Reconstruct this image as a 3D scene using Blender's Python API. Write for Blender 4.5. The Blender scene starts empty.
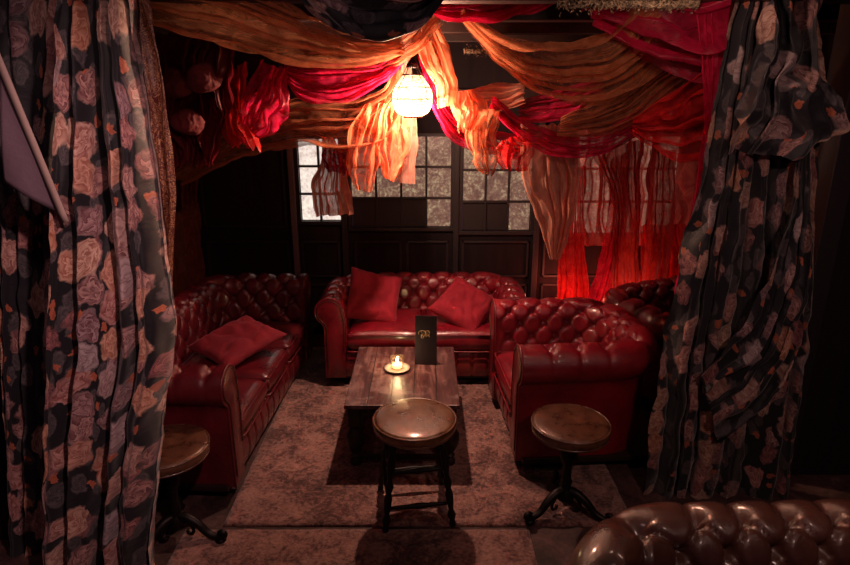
import bpy, bmesh, math, random
from mathutils import Vector, Matrix, noise
PI = math.pi
S = bpy.context.scene
C = S.collection
R = math.radians

# ------------------------------------------------------------------ camera, world, lights, exposure
H, FPX, PITCH = 2.0, 600.0, R(17.2)
cd = bpy.data.cameras.new('camera'); cam = bpy.data.objects.new('camera', cd); C.objects.link(cam)
cam.location = (0, 0, H); cam.rotation_euler = (PI/2 - PITCH, 0, 0)
cd.sensor_width = 36; cd.lens = 36*FPX/850; cd.clip_start = 0.05
S.camera = cam
S.view_settings.view_transform = 'Standard'; S.view_settings.look = 'None'
S.view_settings.gamma = 1; S.view_settings.use_curve_mapping = False
S.view_settings.exposure = 0.0
w = bpy.data.worlds.new('world'); S.world = w; w.use_nodes = True
w.node_tree.nodes['Background'].inputs[0].default_value = (0.55, 0.22, 0.30, 1)
w.node_tree.nodes['Background'].inputs[1].default_value = 0.07

def light(name, typ, loc, energy, col, size=0.1, rot=None, spot=None, blend=0.5):
    d = bpy.data.lights.new(name, typ); d.energy = energy; d.color = col
    if typ == 'AREA': d.size = size
    else: d.shadow_soft_size = size
    if typ == 'SPOT': d.spot_size = spot; d.spot_blend = blend
    o = bpy.data.objects.new(name, d); C.objects.link(o); o.location = loc
    if rot: o.rotation_euler = rot
    return o
def aim(o, p):
    o.rotation_euler = (Vector(p) - o.location).to_track_quat('-Z', 'Y').to_euler()
LAMP = Vector((-0.07, 3.5, 2.0))
light('pendant_light', 'POINT', LAMP+Vector((0, 0, -.045)), 95, (1.0, 0.60, 0.44), 0.022)
# bar spots in the room the picture is taken from
l = light('bar_spot', 'SPOT', (0.1, 0.75, 2.42), 85, (1.0, 0.58, 0.54), 0.04, spot=R(58), blend=.8); aim(l, (-1.5, 2.15, 1.15))
l = light('bar_spot_right', 'SPOT', (1.05, 0.6, 2.42), 36, (1.0, 0.60, 0.50), 0.05, spot=R(80), blend=.8); aim(l, (1.5, 2.5, 0.9))
light('booth_spot', 'POINT', (0.9, 2.25, 2.3), 5, (1.0, 0.6, 0.45), 0.05)
light('fill_lamp', 'POINT', (-0.75, 1.25, 2.42), 5, (1.0, 0.62, 0.60), 0.05)  # unseen fill added to brighten the top floral swag and near stool
# red uplight on the floor behind the armchair
light('red_uplight', 'POINT', (1.12, 4.74, 0.50), 4, (1.0, 0.16, 0.09), 0.06)
light('red_uplight_right', 'POINT', (1.62, 4.74, 0.50), 5, (1.0, 0.12, 0.06), 0.06)

# ------------------------------------------------------------------ helpers
def P(px, py, D):
    a = (px-425)/FPX; b = (282.5-py)/FPX
    dy = math.cos(PITCH)+b*math.sin(PITCH); dz = -math.sin(PITCH)+b*math.cos(PITCH)
    t = D/dy
    return Vector((a*t, D, H+dz*t))
def link(name, bm, mat, parent=None, smooth=True):
    me = bpy.data.meshes.new(name)
    bmesh.ops.recalc_face_normals(bm, faces=bm.faces)
    bm.to_mesh(me); bm.free()
    o = bpy.data.objects.new(name, me); C.objects.link(o)
    if mat: me.materials.append(mat)
    if smooth:
        for p in me.polygons: p.use_smooth = True
    if parent: o.parent = parent
    return o
def sharp(o, a=35):
    me = o.data
    b = bmesh.new(); b.from_mesh(me)
    for e in b.edges:
        if len(e.link_faces) == 2 and e.calc_face_angle(0) > R(a): e.smooth = False
    b.to_mesh(me); b.free(); return o
def tag(o, label, cat, group=None, kind=None):
    o['label'] = label; o['category'] = cat
    if group: o['group'] = group
    if kind: o['kind'] = kind
    return o
def struct(o):
    o['kind'] = 'structure'; return o
def empty(name, loc=(0,0,0), rz=0):
    o = bpy.data.objects.new(name, None); C.objects.link(o); o.location = loc; o.rotation_euler = (0,0,rz)
    o.empty_display_size = .05
    return o
def box(bm, x0, x1, y0, y1, z0, z1, bev=0.0, seg=2, M=None):
    r = bmesh.ops.create_cube(bm, size=1)
    vs = r['verts']
    for v in vs:
        v.co = Vector((x0+(v.co.x+.5)*(x1-x0), y0+(v.co.y+.5)*(y1-y0), z0+(v.co.z+.5)*(z1-z0)))
    if bev:
        es = list({e for v in vs for e in v.link_edges})
        r2 = bmesh.ops.bevel(bm, geom=es, offset=bev, segments=seg, affect='EDGES', profile=0.6)
        vs = list({v for f in r2['faces'] for v in f.verts} | {v for v in vs if v.is_valid})
    if M: 
        for v in vs: v.co = M @ v.co
def obox(name, x0, x1, y0, y1, z0, z1, mat, parent=None, bev=0.0):
    bm = bmesh.new(); box(bm, x0, x1, y0, y1, z0, z1, bev)
    return link(name, bm, mat, parent, smooth=False)
def lathe(bm, prof, cx=0, cy=0, n=32, M=None, cap=True):
    rings = []
    for r, z in prof:
        ring = []
        for k in range(n):
            a = 2*PI*k/n; p = Vector((cx+r*math.cos(a), cy+r*math.sin(a), z))
            ring.append(bm.verts.new(M @ p if M else p))
        rings.append(ring)
    for a, b in zip(rings, rings[1:]):
        for k in range(n): bm.faces.new((a[k], a[(k+1) % n], b[(k+1) % n], b[k]))
    if cap:
        bm.faces.new(rings[0][::-1]); bm.faces.new(rings[-1])
def tube(bm, pts, r, n=8, closed=False):
    pts = [Vector(p) for p in pts]; N = len(pts); rings = []; prev = None
    for i, p in enumerate(pts):
        if closed: t = pts[(i+1) % N]-pts[i-1]
        else: t = pts[min(i+1, N-1)]-pts[max(i-1, 0)]
        t.normalize()
        if prev is None: prev = t.orthogonal().normalized()
        nn = (prev - t*prev.dot(t)).normalized(); prev = nn; bb = t.cross(nn)
        rr = r[i] if isinstance(r, (list, tuple)) else r
        rings.append([bm.verts.new(p+nn*rr*math.cos(2*PI*k/n)+bb*rr*math.sin(2*PI*k/n)) for k in range(n)])
    for i in range(N if closed else N-1):
        a, b = rings[i], rings[(i+1) % N]
        for k in range(n): bm.faces.new((a[k], a[(k+1) % n], b[(k+1) % n], b[k]))
    if not closed:
        bm.faces.new(rings[0][::-1]); bm.faces.new(rings[-1])
def arclen(pts):
    s = [0]
    for a, b in zip(pts, pts[1:]): s.append(s[-1]+(b-a).length)
    return s
def catmull(pts, n):
    pts = [Vector(p) for p in pts]
    q = [pts[0]*2-pts[1]]+pts+[pts[-1]*2-pts[-2]]
    fine = []
    for i in range(len(pts)-1):
        for k in range(24):
            t = k/24; a, b, c, d = q[i:i+4]
            fine.append(0.5*((2*b)+(c-a)*t+(2*a-5*b+4*c-d)*t*t+(3*b-a-3*c+d)*t**3))
    fine.append(pts[-1])
    s = arclen(fine); out = []; j = 0
    for i in range(n):
        L = s[-1]*i/(n-1)
        while j < len(s)-2 and s[j+1] < L: j += 1
        f = (L-s[j])/max(1e-9, s[j+1]-s[j])
        out.append(fine[j].lerp(fine[j+1], min(1, max(0, f))))
    return out

# ------------------------------------------------------------------ materials
class NT:
    def __init__(s, name):
        s.m = bpy.data.materials.new(name); s.m.use_nodes = True
        s.t = s.m.node_tree; s.t.nodes.clear()
        s.out = s.t.nodes.new('ShaderNodeOutputMaterial')
    def n(s, typ, ins=None, **kw):
        o = s.t.nodes.new(typ)
        for k, v in kw.items(): setattr(o, k, v)
        for k, v in (ins or {}).items(): s.set(o.inputs[k], v)
        return o
    def set(s, i, v):
        if isinstance(v, bpy.types.NodeSocket): s.t.links.new(v, i)
        elif isinstance(v, bpy.types.Node): s.t.links.new(v.outputs[0], i)
        else: i.default_value = v
    def m_(s, op, a, b=0.0, c=0.0, clamp=False):
        return s.n('ShaderNodeMath', {0: a, 1: b, 2: c}, operation=op, use_clamp=clamp).outputs[0]
    def mix(s, f, a, b, bt='MIX'):
        o = s.n('ShaderNodeMix', data_type='RGBA', blend_type=bt)
        s.set(o.inputs[0], f); s.set(o.inputs[6], a); s.set(o.inputs[7], b)
        return o.outputs[2]
    def ramp(s, f, stops):
        o = s.n('ShaderNodeValToRGB'); s.set(o.inputs[0], f)
        e = o.color_ramp.elements
        while len(e) < len(stops): e.new(0.5)
        for k, (p, c) in enumerate(stops):
            e[k].position = p; e[k].color = c if len(c) == 4 else (*c, 1)
        return o.outputs[0]
    def noise(s, vec, scale, detail=3, rough=.5, dist=0.0):
        return s.n('ShaderNodeTexNoise', {'Vector': vec, 'Scale': scale, 'Detail': detail, 'Roughness': rough, 'Distortion': dist})
    def mapping(s, vec, scale=(1,1,1), loc=(0,0,0), rot=(0,0,0)):
        return s.n('ShaderNodeMapping', {'Vector': vec, 'Location': loc, 'Rotation': rot, 'Scale': scale}).outputs[0]
    def obj(s): return s.n('ShaderNodeTexCoord').outputs['Object']
    def uv(s): return s.n('ShaderNodeTexCoord').outputs['UV']
    def bump(s, h, st=.3, d=.01): return s.n('ShaderNodeBump', {'Height': h, 'Strength': st, 'Distance': d}).outputs[0]
    def bsdf(s, **ins):
        o = s.n('ShaderNodeBsdfPrincipled')
        for k, v in ins.items(): s.set(o.inputs[k.replace('_', ' ')], v)
        return o
    def done(s, sh):
        s.set(s.out.inputs[0], sh.outputs[0] if isinstance(sh, bpy.types.Node) else sh); return s.m
def c4(c): return (*c, 1)

def leather(name, a, b, worn, rough=.33, wornmin=.58, sc=5):
    t = NT(name); o = t.obj()
    n1 = t.noise(o, sc, 6, .68).outputs[0]; n2 = t.noise(o, 1.7, 3).outputs[0]
    col = t.mix(t.ramp(n1, [(.35, (0,0,0)), (.7, (1,1,1))]), c4(a), c4(b))
    col = t.mix(t.m_('MULTIPLY', t.ramp(n2, [(wornmin, (0,0,0)), (wornmin+.2, (1,1,1))]), .7), col, c4(worn))
    v = t.n('ShaderNodeTexVoronoi', {'Vector': o, 'Scale': 330.0}, feature='DISTANCE_TO_EDGE').outputs[0]
    n3 = t.noise(o, 28, 5, .7, 1.2).outputs[0]
    h = t.m_('ADD', t.m_('MULTIPLY', v, .6), t.m_('MULTIPLY', n3, 1.6))
    r = t.m_('ADD', t.m_('MULTIPLY', n1, .3), rough-.15)
    return t.done(t.bsdf(Base_Color=col, Roughness=r, Normal=t.bump(h, .35, .004), Coat_Weight=.6, Coat_Roughness=.16, Specular_IOR_Level=.55))
def plain(name, col, rough=.6, metal=0.0, bump=0.0, bs=40, var=.25, **kw):
    t = NT(name); o = t.obj(); n = t.noise(o, bs, 4, .6).outputs[0]
    dark = tuple(x*(1-var) for x in col)
    c = t.mix(n, c4(dark), c4(col))
    return t.done(t.bsdf(Base_Color=c, Roughness=rough, Metallic=metal, Normal=t.bump(n, bump, .01), **kw))
def wood(name, a, b, rough=.4, scale=(1,1,1), plank=None, bump=.2):
    t = NT(name); o = t.mapping(t.obj(), scale)
    n = t.noise(o, 6, 6, .65, .6).outputs[0]; n2 = t.noise(o, 22, 3, .6, 1.5).outputs[0]
    f = t.m_('ADD', t.m_('MULTIPLY', n, .65), t.m_('MULTIPLY', n2, .35))
    col = t.ramp(f, [(.3, a), (.68, b)])
    return t.done(t.bsdf(Base_Color=col, Roughness=t.m_('ADD', t.m_('MULTIPLY', n, .4), rough-.2), Specular_IOR_Level=.3, Normal=t.bump(f, bump, .01)))
def velvet(name, a, b):
    t = NT(name); o = t.obj()
    n = t.noise(o, 9, 4, .6, .8).outputs[0]
    col = t.mix(n, c4(a), c4(b))
    n3 = t.noise(o, 260, 2).outputs[0]
    return t.done(t.bsdf(Base_Color=col, Roughness=.85, Normal=t.bump(t.m_('ADD', n, t.m_('MULTIPLY', n3, .3)), .5, .01), Sheen_Weight=.25, Sheen_Roughness=.4, Sheen_Tint=c4((1,.25,.3))))
def sheer(name, a, b, dens=.45, rough=.7, seed=0.0, pattern=0.0):
    t = NT(name); u = t.uv()
    st = t.noise(t.mapping(u, (2.2, 95, 1), (seed, seed, 0)), 1.0, 4, .7, .2).outputs[0]
    st2 = t.noise(t.mapping(u, (14, 16, 1), (seed, 0, 0)), 1.0, 3, .6, 1.0).outputs[0]
    col = t.mix(t.ramp(st2, [(.35, (0,0,0)), (.65, (1,1,1))]), c4(a), c4(b))
    lw = t.n('ShaderNodeLayerWeight', {'Blend': .45}).outputs['Facing']
    al = t.m_('ADD', t.m_('MULTIPLY', t.ramp(st, [(.3, (0,0,0)), (.75, (1,1,1))]), .30), dens-.10)
    al = t.m_('ADD', al, t.m_('MULTIPLY', lw, .55), clamp=True)
    nrm = t.bump(st, .35, .004)
    d = t.n('ShaderNodeBsdfDiffuse', {'Color': col, 'Roughness': .6, 'Normal': nrm})
    tr = t.n('ShaderNodeBsdfTranslucent', {'Color': col, 'Normal': nrm})
    g = t.n('ShaderNodeBsdfGlossy', {'Color': c4(tuple(min(1, x*.6+.25) for x in b)), 'Roughness': .38, 'Normal': nrm})
    m1 = t.n('ShaderNodeMixShader', {0: .55, 1: d.outputs[0], 2: tr.outputs[0]})
    m1 = t.n('ShaderNodeMixShader', {0: .04, 1: m1.outputs[0], 2: g.outputs[0]})
    tp = t.n('ShaderNodeBsdfTransparent')
    return t.done(t.n('ShaderNodeMixShader', {0: al, 1: tp.outputs[0], 2: m1.outputs[0]}))
def floral(name, seed=0.0, ground=(.010,.009,.014), sc=7.5, lo=.30, bright=1.0):
    t = NT(name); u = t.uv()
    wob = t.noise(u, 13, 4, .6).outputs['Color']
    vec = t.n('ShaderNodeVectorMath', {0: t.mapping(u, (sc, sc, sc), (seed, seed*.7, 0)), 1: t.n('ShaderNodeVectorMath', {0: wob, 3: .5}, operation='SCALE').outputs[0]}, operation='ADD').outputs[0]
    def layer(vec, rmax, petals, rings):
        v = t.n('ShaderNodeTexVoronoi', {'Vector': vec, 'Scale': 1.0, 'Randomness': .6}, voronoi_dimensions='2D')
        loc = t.n('ShaderNodeVectorMath', {0: vec, 1: v.outputs['Position']}, operation='SUBTRACT').outputs[0]
        sx = t.n('ShaderNodeSeparateXYZ', {0: loc}); rr = t.n('ShaderNodeSeparateColor', {0: v.outputs['Color']})
        th = t.m_('ARCTAN2', sx.outputs[1], sx.outputs[0])
        r = t.m_('POWER', t.m_('ADD', t.m_('POWER', sx.outputs[0], 2.0), t.m_('POWER', sx.outputs[1], 2.0)), .5)
        r = t.m_('ADD', r, t.m_('MULTIPLY', t.m_('SINE', t.m_('ADD', t.m_('MULTIPLY', th, petals), t.m_('MULTIPLY', rr.outputs[0], 6.3))), .035))
        mask = t.m_('MULTIPLY', t.m_('MULTIPLY', t.m_('SUBTRACT', rmax, r), 12.0, clamp=True), t.m_('GREATER_THAN', rr.outputs[1], lo))
        sp = t.m_('FRACT', t.m_('ADD', t.m_('MULTIPLY', r, rings), t.m_('ADD', t.m_('MULTIPLY', t.m_('ABSOLUTE', t.m_('SINE', t.m_('ADD', t.m_('MULTIPLY', th, 2.5), t.m_('MULTIPLY', r, 17.0)))), .55), t.m_('MULTIPLY', t.noise(vec, 4, 3).outputs[0], .9))))
        return mask, sp, rr, th, r
    mask, sp, rr, th, r = layer(vec, .46, 5.0, 4.6)
    b = bright
    dark = t.ramp(rr.outputs[2], [(0, (.20*b,.05*b,.05*b)), (.4, (.26*b,.10*b,.08*b)), (.75, (.30*b,.09*b,.05*b)), (1, (.18*b,.12*b,.14*b))])
    pale = t.ramp(rr.outputs[2], [(0, (.52*b,.27*b,.25*b)), (.4, (.62*b,.42*b,.33*b)), (.75, (.60*b,.30*b,.20*b)), (1, (.42*b,.34*b,.36*b))])
    rose = t.mix(t.ramp(sp, [(.0, (0,0,0)), (.35, (.45,.45,.45)), (.85, (1,1,1)), (1, (.1,.1,.1))]), dark, pale)
    mB, spB, rB, thB, r_B = layer(t.mapping(vec, (1.12, 1.12, 1), (.53, .47, 0)), .44, 5.0, 4.6)
    pale2 = t.ramp(rB.outputs[2], [(0, (.40*b,.15*b,.15*b)), (.5, (.52*b,.30*b,.26*b)), (1, (.36*b,.24*b,.27*b))])
    roseB = t.mix(spB, c4((.10*b,.03*b,.04*b)), pale2)
    vec2 = t.mapping(vec, (1.35, 2.3, 1), (3.3, 1.7, 0), (0, 0, .6))
    m2, sp2, rr2, th2, r2 = layer(vec2, .42, 2.0, 2.5)
    leaf = t.mix(sp2, c4((.03,.028,.033)), c4((.115*b,.092*b,.10*b)))
    m2 = t.m_('MULTIPLY', m2, t.m_('GREATER_THAN', rr2.outputs[1], .35))
    vec3 = t.mapping(vec, (3.1, 3.1, 1), (7.3, 2.1, 0))
    m3, sp3, rr3, th3, r3 = layer(vec3, .36, 5.0, 3.0)
    m3 = t.m_('MULTIPLY', m3, t.m_('GREATER_THAN', rr3.outputs[1], .85))
    small = t.mix(sp3, c4((.30*b,.05*b,.03*b)), c4((.50*b,.16*b,.08*b)))
    col = t.mix(m2, c4(ground), leaf); col = t.mix(m3, col, small); col = t.mix(mB, col, roseB); col = t.mix(mask, col, rose)
    wv = t.noise(t.mapping(u, (600, 600, 1)), 1.0, 1).outputs[0]
    cr = t.noise(t.mapping(u, (22, 5, 1)), 1.0, 4, .6).outputs[0]
    return t.done(t.bsdf(Base_Color=col, Roughness=.55, Normal=t.bump(t.m_('ADD', cr, t.m_('MULTIPLY', wv, .15)), .5, .008), Sheen_Weight=.25, Specular_IOR_Level=.35))
def emit(name, col, s):
    t = NT(name); return t.done(t.n('ShaderNodeEmission', {'Color': c4(col), 'Strength': s}))
def pane_mat(name, cols, st):
    t = NT(name); o = t.obj()
    n = t.noise(o, 9, 6, .7, 1.5).outputs[0]; n2 = t.noise(o, 45, 3, .7).outputs[0]
    f = t.m_('ADD', t.m_('MULTIPLY', n, .6), t.m_('MULTIPLY', n2, .4))
    col = t.ramp(f, [(.3, cols[0]), (.5, cols[1]), (.66, cols[2])])
    e = t.n('ShaderNodeEmission', {'Color': col, 'Strength': st})
    g = t.bsdf(Base_Color=c4((.05,.04,.04)), Roughness=.25, Normal=t.bump(f, .6, .01))
    return t.done(t.n('ShaderNodeAddShader', {0: e.outputs[0], 1: g.outputs[0]}))

M = {}
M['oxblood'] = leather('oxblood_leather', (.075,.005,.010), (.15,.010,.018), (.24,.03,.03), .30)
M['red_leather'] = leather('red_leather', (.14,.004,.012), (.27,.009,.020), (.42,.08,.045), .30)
M['chair_leather'] = leather('armchair_leather', (.14,.004,.012), (.28,.008,.018), (.20,.006,.018), .34)
M['brown_leather'] = leather('brown_leather', (.060,.022,.017), (.11,.042,.030), (.13,.055,.038), .30)
M['tan_leather'] = leather('worn_stool_leather', (.12,.040,.014), (.34,.15,.055), (.06,.018,.010), .30, .42, sc=17)
M['dark_leather'] = leather('dark_stool_leather', (.05,.018,.012), (.17,.07,.035), (.07,.02,.014), .30, .5, sc=17)
M['dark_wood'] = wood('dark_wood', (.012,.006,.006), (.035,.016,.013), .45)
M['black_wood'] = wood('black_wood', (.006,.004,.005), (.016,.010,.012), .5)
M['nails'] = plain('dark_brass_nails', (.10,.04,.025), .4, .6, .2)
M['brass'] = plain('aged_brass', (.42,.25,.10), .35, .9, .2)
M['iron'] = plain('black_iron', (.02,.015,.015), .45, .7, .2)
M['velvet'] = velvet('red_velvet', (.17,.002,.012), (.36,.005,.022))
M['velvet2'] = velvet('dark_red_velvet', (.13,.003,.012), (.27,.006,.02))

# table top: worn planks
t = NT('worn_plank_top'); o = t.obj()
g = t.noise(t.mapping(o, (9, 1.0, 1)), 2.2, 6, .7, .5).outputs[0]
n = t.noise(o, 5, 5, .7, .4).outputs[0]
col = t.ramp(g, [(.3, (.035,.012,.014)), (.5, (.10,.038,.036)), (.7, (.28,.15,.13))])
col = t.mix(t.ramp(n, [(.52, (0,0,0)), (.66, (.65,.65,.65))]), col, c4((.34,.21,.19)))
px_ = t.n('ShaderNodeSeparateXYZ', {0: o}).outputs[0]
gap = t.m_('LESS_THAN', t.m_('ABSOLUTE', t.m_('SUBTRACT', t.m_('FRACT', t.m_('MULTIPLY', px_, 7.9)), .5)), .02)
col = t.mix(gap, col, c4((.015,.008,.007)))
M['table_top'] = t.done(t.bsdf(Base_Color=col, Roughness=t.m_('ADD', t.m_('MULTIPLY', n, .4), .14), Normal=t.bump(t.m_('SUBTRACT', g, gap), .35, .006)))
# rug
t = NT('faded_rug'); o = t.obj()
n1 = t.noise(o, 2.6, 4, .6, .5).outputs[0]; n2 = t.noise(o, 11, 6, .8, .8).outputs[0]; n3 = t.noise(o, 60, 3, .7).outputs[0]
v = t.n('ShaderNodeTexVoronoi', {'Vector': t.mapping(o, (5,5,1)), 'Scale': 1.0, 'Randomness': .15}, feature='F1', voronoi_dimensions='2D').outputs[0]
ring = t.m_('SINE', t.m_('MULTIPLY', v, 38.0))
f = t.m_('ADD', t.m_('ADD', t.m_('MULTIPLY', n1, .45), t.m_('MULTIPLY', n2, .6)), t.m_('ADD', t.m_('MULTIPLY', ring, .012), t.m_('MULTIPLY', n3, .35)))
col = t.ramp(f, [(.55, (.035,.014,.014)), (.65, (.12,.050,.044)), (.74, (.30,.15,.125)), (.9, (.45,.26,.21))])
M['rug'] = t.done(t.bsdf(Base_Color=col, Roughness=.95, Normal=t.bump(t.m_('ADD', n3, n2), .8, .01), Sheen_Weight=.2))
# floor
t = NT('worn_floor'); o = t.obj()
n1 = t.noise(o, 3.5, 6, .7, .7).outputs[0]; n2 = t.noise(o, 25, 5, .7).outputs[0]
f = t.m_('ADD', t.m_('MULTIPLY', n1, .6), t.m_('MULTIPLY', n2, .4))
col = t.ramp(f, [(.38, (.022,.010,.010)), (.52, (.07,.033,.030)), (.68, (.17,.09,.08))])
M['floor'] = t.done(t.bsdf(Base_Color=col, Roughness=.7, Normal=t.bump(f, .5, .01)))
# walls
t = NT('dark_panelling'); o = t.obj()
n = t.noise(t.mapping(o, (6, 6, .6)), 3, 5, .6).outputs[0]
M['wall'] = t.done(t.bsdf(Base_Color=t.ramp(n, [(.3, (.010,.006,.008)), (.7, (.020,.011,.014))]), Roughness=.75, Specular_IOR_Level=.2, Normal=t.bump(n, .3, .01)))
M['ceiling'] = wood('ceiling_boards', (.010,.006,.006), (.03,.016,.014), .6, (1, 8, 1))
M['frame'] = plain('black_paint', (.022,.013,.016), .6, 0, .15)
M['frame_pale'] = plain('grey_paint', (.16,.12,.14), .5, 0, .15)
M['pane'] = pane_mat('old_glass_panes', ((.06,.022,.018), (.21,.105,.075), (.62,.46,.26)), .85)
M['pane_bright'] = pane_mat('bright_glass_panes', ((.40,.26,.22), (.80,.66,.58), (1.0,.92,.78)), 1.15)
M['pane_red'] = pane_mat('outer_glass_panes', ((.30,.12,.08), (.50,.27,.18), (.95,.72,.50)), .9)
# patterned stone-like moss
t = NT('dried_moss'); o = t.obj(); n = t.noise(o, 70, 4, .8).outputs[0]
M['moss'] = t.done(t.bsdf(Base_Color=t.ramp(n, [(.4, (.03,.018,.012)), (.55, (.30,.20,.12)), (.7, (.6,.46,.3))]), Roughness=.9, Normal=t.bump(n, 1, .02)))
# sheers
M['amber'] = sheer('amber_tulle', (.60,.21,.09), (.90,.39,.19), .34, seed=1)
M['amber2'] = sheer('brown_amber_tulle', (.48,.15,.07), (.68,.26,.13), .42, seed=5)
M['orange'] = sheer('orange_organza', (.80,.22,.09), (.98,.42,.22), .50, seed=2)
M['crimson'] = sheer('crimson_chiffon', (.55,.008,.06), (.85,.035,.14), .62, seed=3)
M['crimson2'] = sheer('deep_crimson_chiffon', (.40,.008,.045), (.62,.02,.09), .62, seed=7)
M['red'] = sheer('red_chiffon', (.60,.012,.022), (.86,.045,.04), .62, seed=4)
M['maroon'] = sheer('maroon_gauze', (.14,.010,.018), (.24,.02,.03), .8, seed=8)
M['pink'] = sheer('pink_lace', (.80,.36,.25), (.95,.54,.40), .58, seed=6)
M['lace'] = sheer('salmon_lace', (.80,.30,.20), (.95,.50,.36), .86, seed=6)
M['rose'] = sheer('rose_voile', (.66,.09,.10), (.85,.20,.18), .72, seed=9)
M['brown'] = sheer('brown_curtain_cloth', (.15,.035,.022), (.24,.06,.035), .9, seed=10)
M['floral'] = floral('rose_print_cotton', 0, sc=6.3, lo=.42, bright=1.25)
M['floral2'] = floral('rose_print_cotton_dark', 4.2, lo=.58, bright=.85, sc=6.3)
M['floral3'] = floral('leaf_print_cotton', 9.1, lo=.6, bright=1.1, sc=6)

# ------------------------------------------------------------------ structure
XL, XR, YB, ZC = -1.92, 2.75, 4.95, 2.5
def sbox(name, *a, mat, **k): return struct(obox(name, *a, M[mat], **k))
sbox('floor', -3.2, 3.2, -0.8, YB+.1, -.06, 0, mat='floor')
sbox('ceiling', -3.2, 3.2, -0.8, YB+.1, ZC, ZC+.05, mat='ceiling')
# back wall with openings for the glazing
WIN = [ # x0, pitch, cols, zrows(bottom->top), glazed cells
    (-1.03, .165, 2, [1.01,1.235,1.46,1.68], None, 'pane_bright'),
    (-.61, .207, 4, [.955,1.20,1.455,1.70], 'mid', 'pane'),
    (.31, .190, 3, [.925,1.17,1.43,1.68], 'right', 'pane'),
    (1.24, .205, 4, [.90,1.17,1.44,1.70], None, 'pane_red')]
bm = bmesh.new()
y0, y1 = YB, YB+.1
box(bm, -3.2, 3.2, y0, y1, 1.93, ZC)
box(bm, -3.2, 3.2, y0, y1, 0, .80)
xs = [-3.2]
for (x0, p, c, zr, _, _) in WIN: xs += [x0-.02, x0+p*c+.02]
xs.append(3.2)
for i in range(0, len(xs), 2): box(bm, xs[i], xs[i+1], y0, y1, .80, 1.93)
for (x0, p, c, zr, _, _) in WIN: box(bm, x0-.02, x0+p*c+.02, y0, y1, zr[-1]+.02, 1.93)
for (x0, p, c, zr, _, _) in WIN: box(bm, x0-.02, x0+p*c+.02, y0, y1, .80, zr[0]-.02)
struct(link('wall_back', bm, M['wall'], smooth=False))
for wi, (x0, p, c, zr, mode, pm) in enumerate(WIN):
    f = bmesh.new(); g = bmesh.new(); d = bmesh.new(); x1 = x0+p*c
    yf = YB-.025
    box(f, x0-.03, x0, yf, YB+.05, zr[0]-.02, zr[-1]+.02, .003); box(f, x1, x1+.03, yf, YB+.05, zr[0]-.02, zr[-1]+.02, .003)
    box(f, x0, x1, yf, YB+.05, zr[-1], zr[-1]+.02); box(f, x0-.03, x1+.03, yf-.008, YB+.05, zr[0]-.03, zr[0], .003)
    for k in range(1, c): box(f, x0+p*k-.009, x0+p*k+.009, yf+.004, YB+.03, zr[0], zr[-1], .003)
    for z in zr[1:-1]: box(f, x0, x1, yf+.006, YB+.03, z-.009, z+.009, .003)
    nd = 0
    for k in range(c):
        for r in range(len(zr)-1):
            solid = (mode in ('mid', 'right') and r == 0 and k < c-1)
            if solid:
                box(d, x0+p*k+.007, x0+p*(k+1)-.007, YB+.004, YB+.02, zr[r]+.007, zr[r+1]-.007); nd += 1
            else:
                box(g, x0+p*k+.006, x0+p*(k+1)-.006, YB+.01, YB+.016, zr[r]+.006, zr[r+1]-.006)
    e = struct(link('window_%d' % (wi+1), f, M['frame'], smooth=False))
    link('pane', g, M[pm], e, smooth=False)
    if nd: link('blind_panel', d, M['frame'], e, smooth=False)
    else: d.free()
# door-like stiles and lower panelling mouldings
n = 1
for x0, x1 in ((-1.11, -1.065),):
    sbox('trim_%d' % n, x0, x1, YB-.05, YB, 0, 1.95, mat='frame_pale', bev=.004); n += 1
for x0, x1 in ((-.695, -.645), (.235, .28), (.905, .955)):
    sbox('trim_%d' % n, x0, x1, YB-.05, YB, 0, 1.95, mat='frame', bev=.004); n += 1
bm = bmesh.new()
for x0, x1 in ((-1.85, -1.15), (-1.05, -.72), (-.6, -.2), (-.16, .2), (.31, .88), (1.0, 1.7), (1.74, 2.5)):
    for z0, z1 in ((.12, .46), (.52, .84)):
        for a in ((x0, x1, z0, z0+.02), (x0, x1, z1-.02, z1), (x0, x0+.02, z0, z1), (x1-.02, x1, z0, z1)):
            box(bm, a[0], a[1], YB-.02, YB+.001, a[2], a[3], .004)
for x0, x1 in ((-1.85, -1.15),):
    for z0, z1 in ((.95, 1.85),):
        for a in ((x0, x1, z0, z0+.02), (x0, x1, z1-.02, z1), (x0, x0+.02, z0, z1), (x1-.02, x1, z0, z1)):
            box(bm, a[0], a[1], YB-.02, YB+.001, a[2], a[3], .004)
struct(link('trim_%d' % n, bm, M['frame'], smooth=False)); n += 1
sbox('baseboard_back', -1.9, 2.7, YB-.02, YB, 0, .10, mat='frame')
sbox('wall_left', XL-.1, XL, 2.35, YB, 0, ZC, mat='wall')
sbox('wall_right', XR, XR+.1, -.8, YB, 0, ZC, mat='wall')
# partitions either side of the opening
sbox('wall_front_left', -3.2, -1.80, 2.36, 2.46, 0, ZC, mat='wall')
sbox('wall_front_right', 1.93, 3.2, 2.86, 2.96, 0, ZC, mat='wall')
sbox('trim_%d' % n, 1.90, 2.0, 2.82, 3.0, 0, ZC, mat='frame', bev=.006); n += 1
# ceiling beams
for yb in (2.62, 3.25, 3.9, 4.5):
    sbox('trim_%d' % n, -1.9, 2.7, yb-.05, yb+.05, 2.36, ZC, mat='dark_wood', bev=.008); n += 1
sbox('trim_%d' % n, -1.9, 2.7, YB-.09, YB, 1.96, 2.06, mat='dark_wood', bev=.008); n += 1
sbox('trim_%d' % n, -3.0, 3.0, 2.28, 2.36, 2.40, ZC, mat='dark_wood', bev=.008); n += 1

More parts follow.
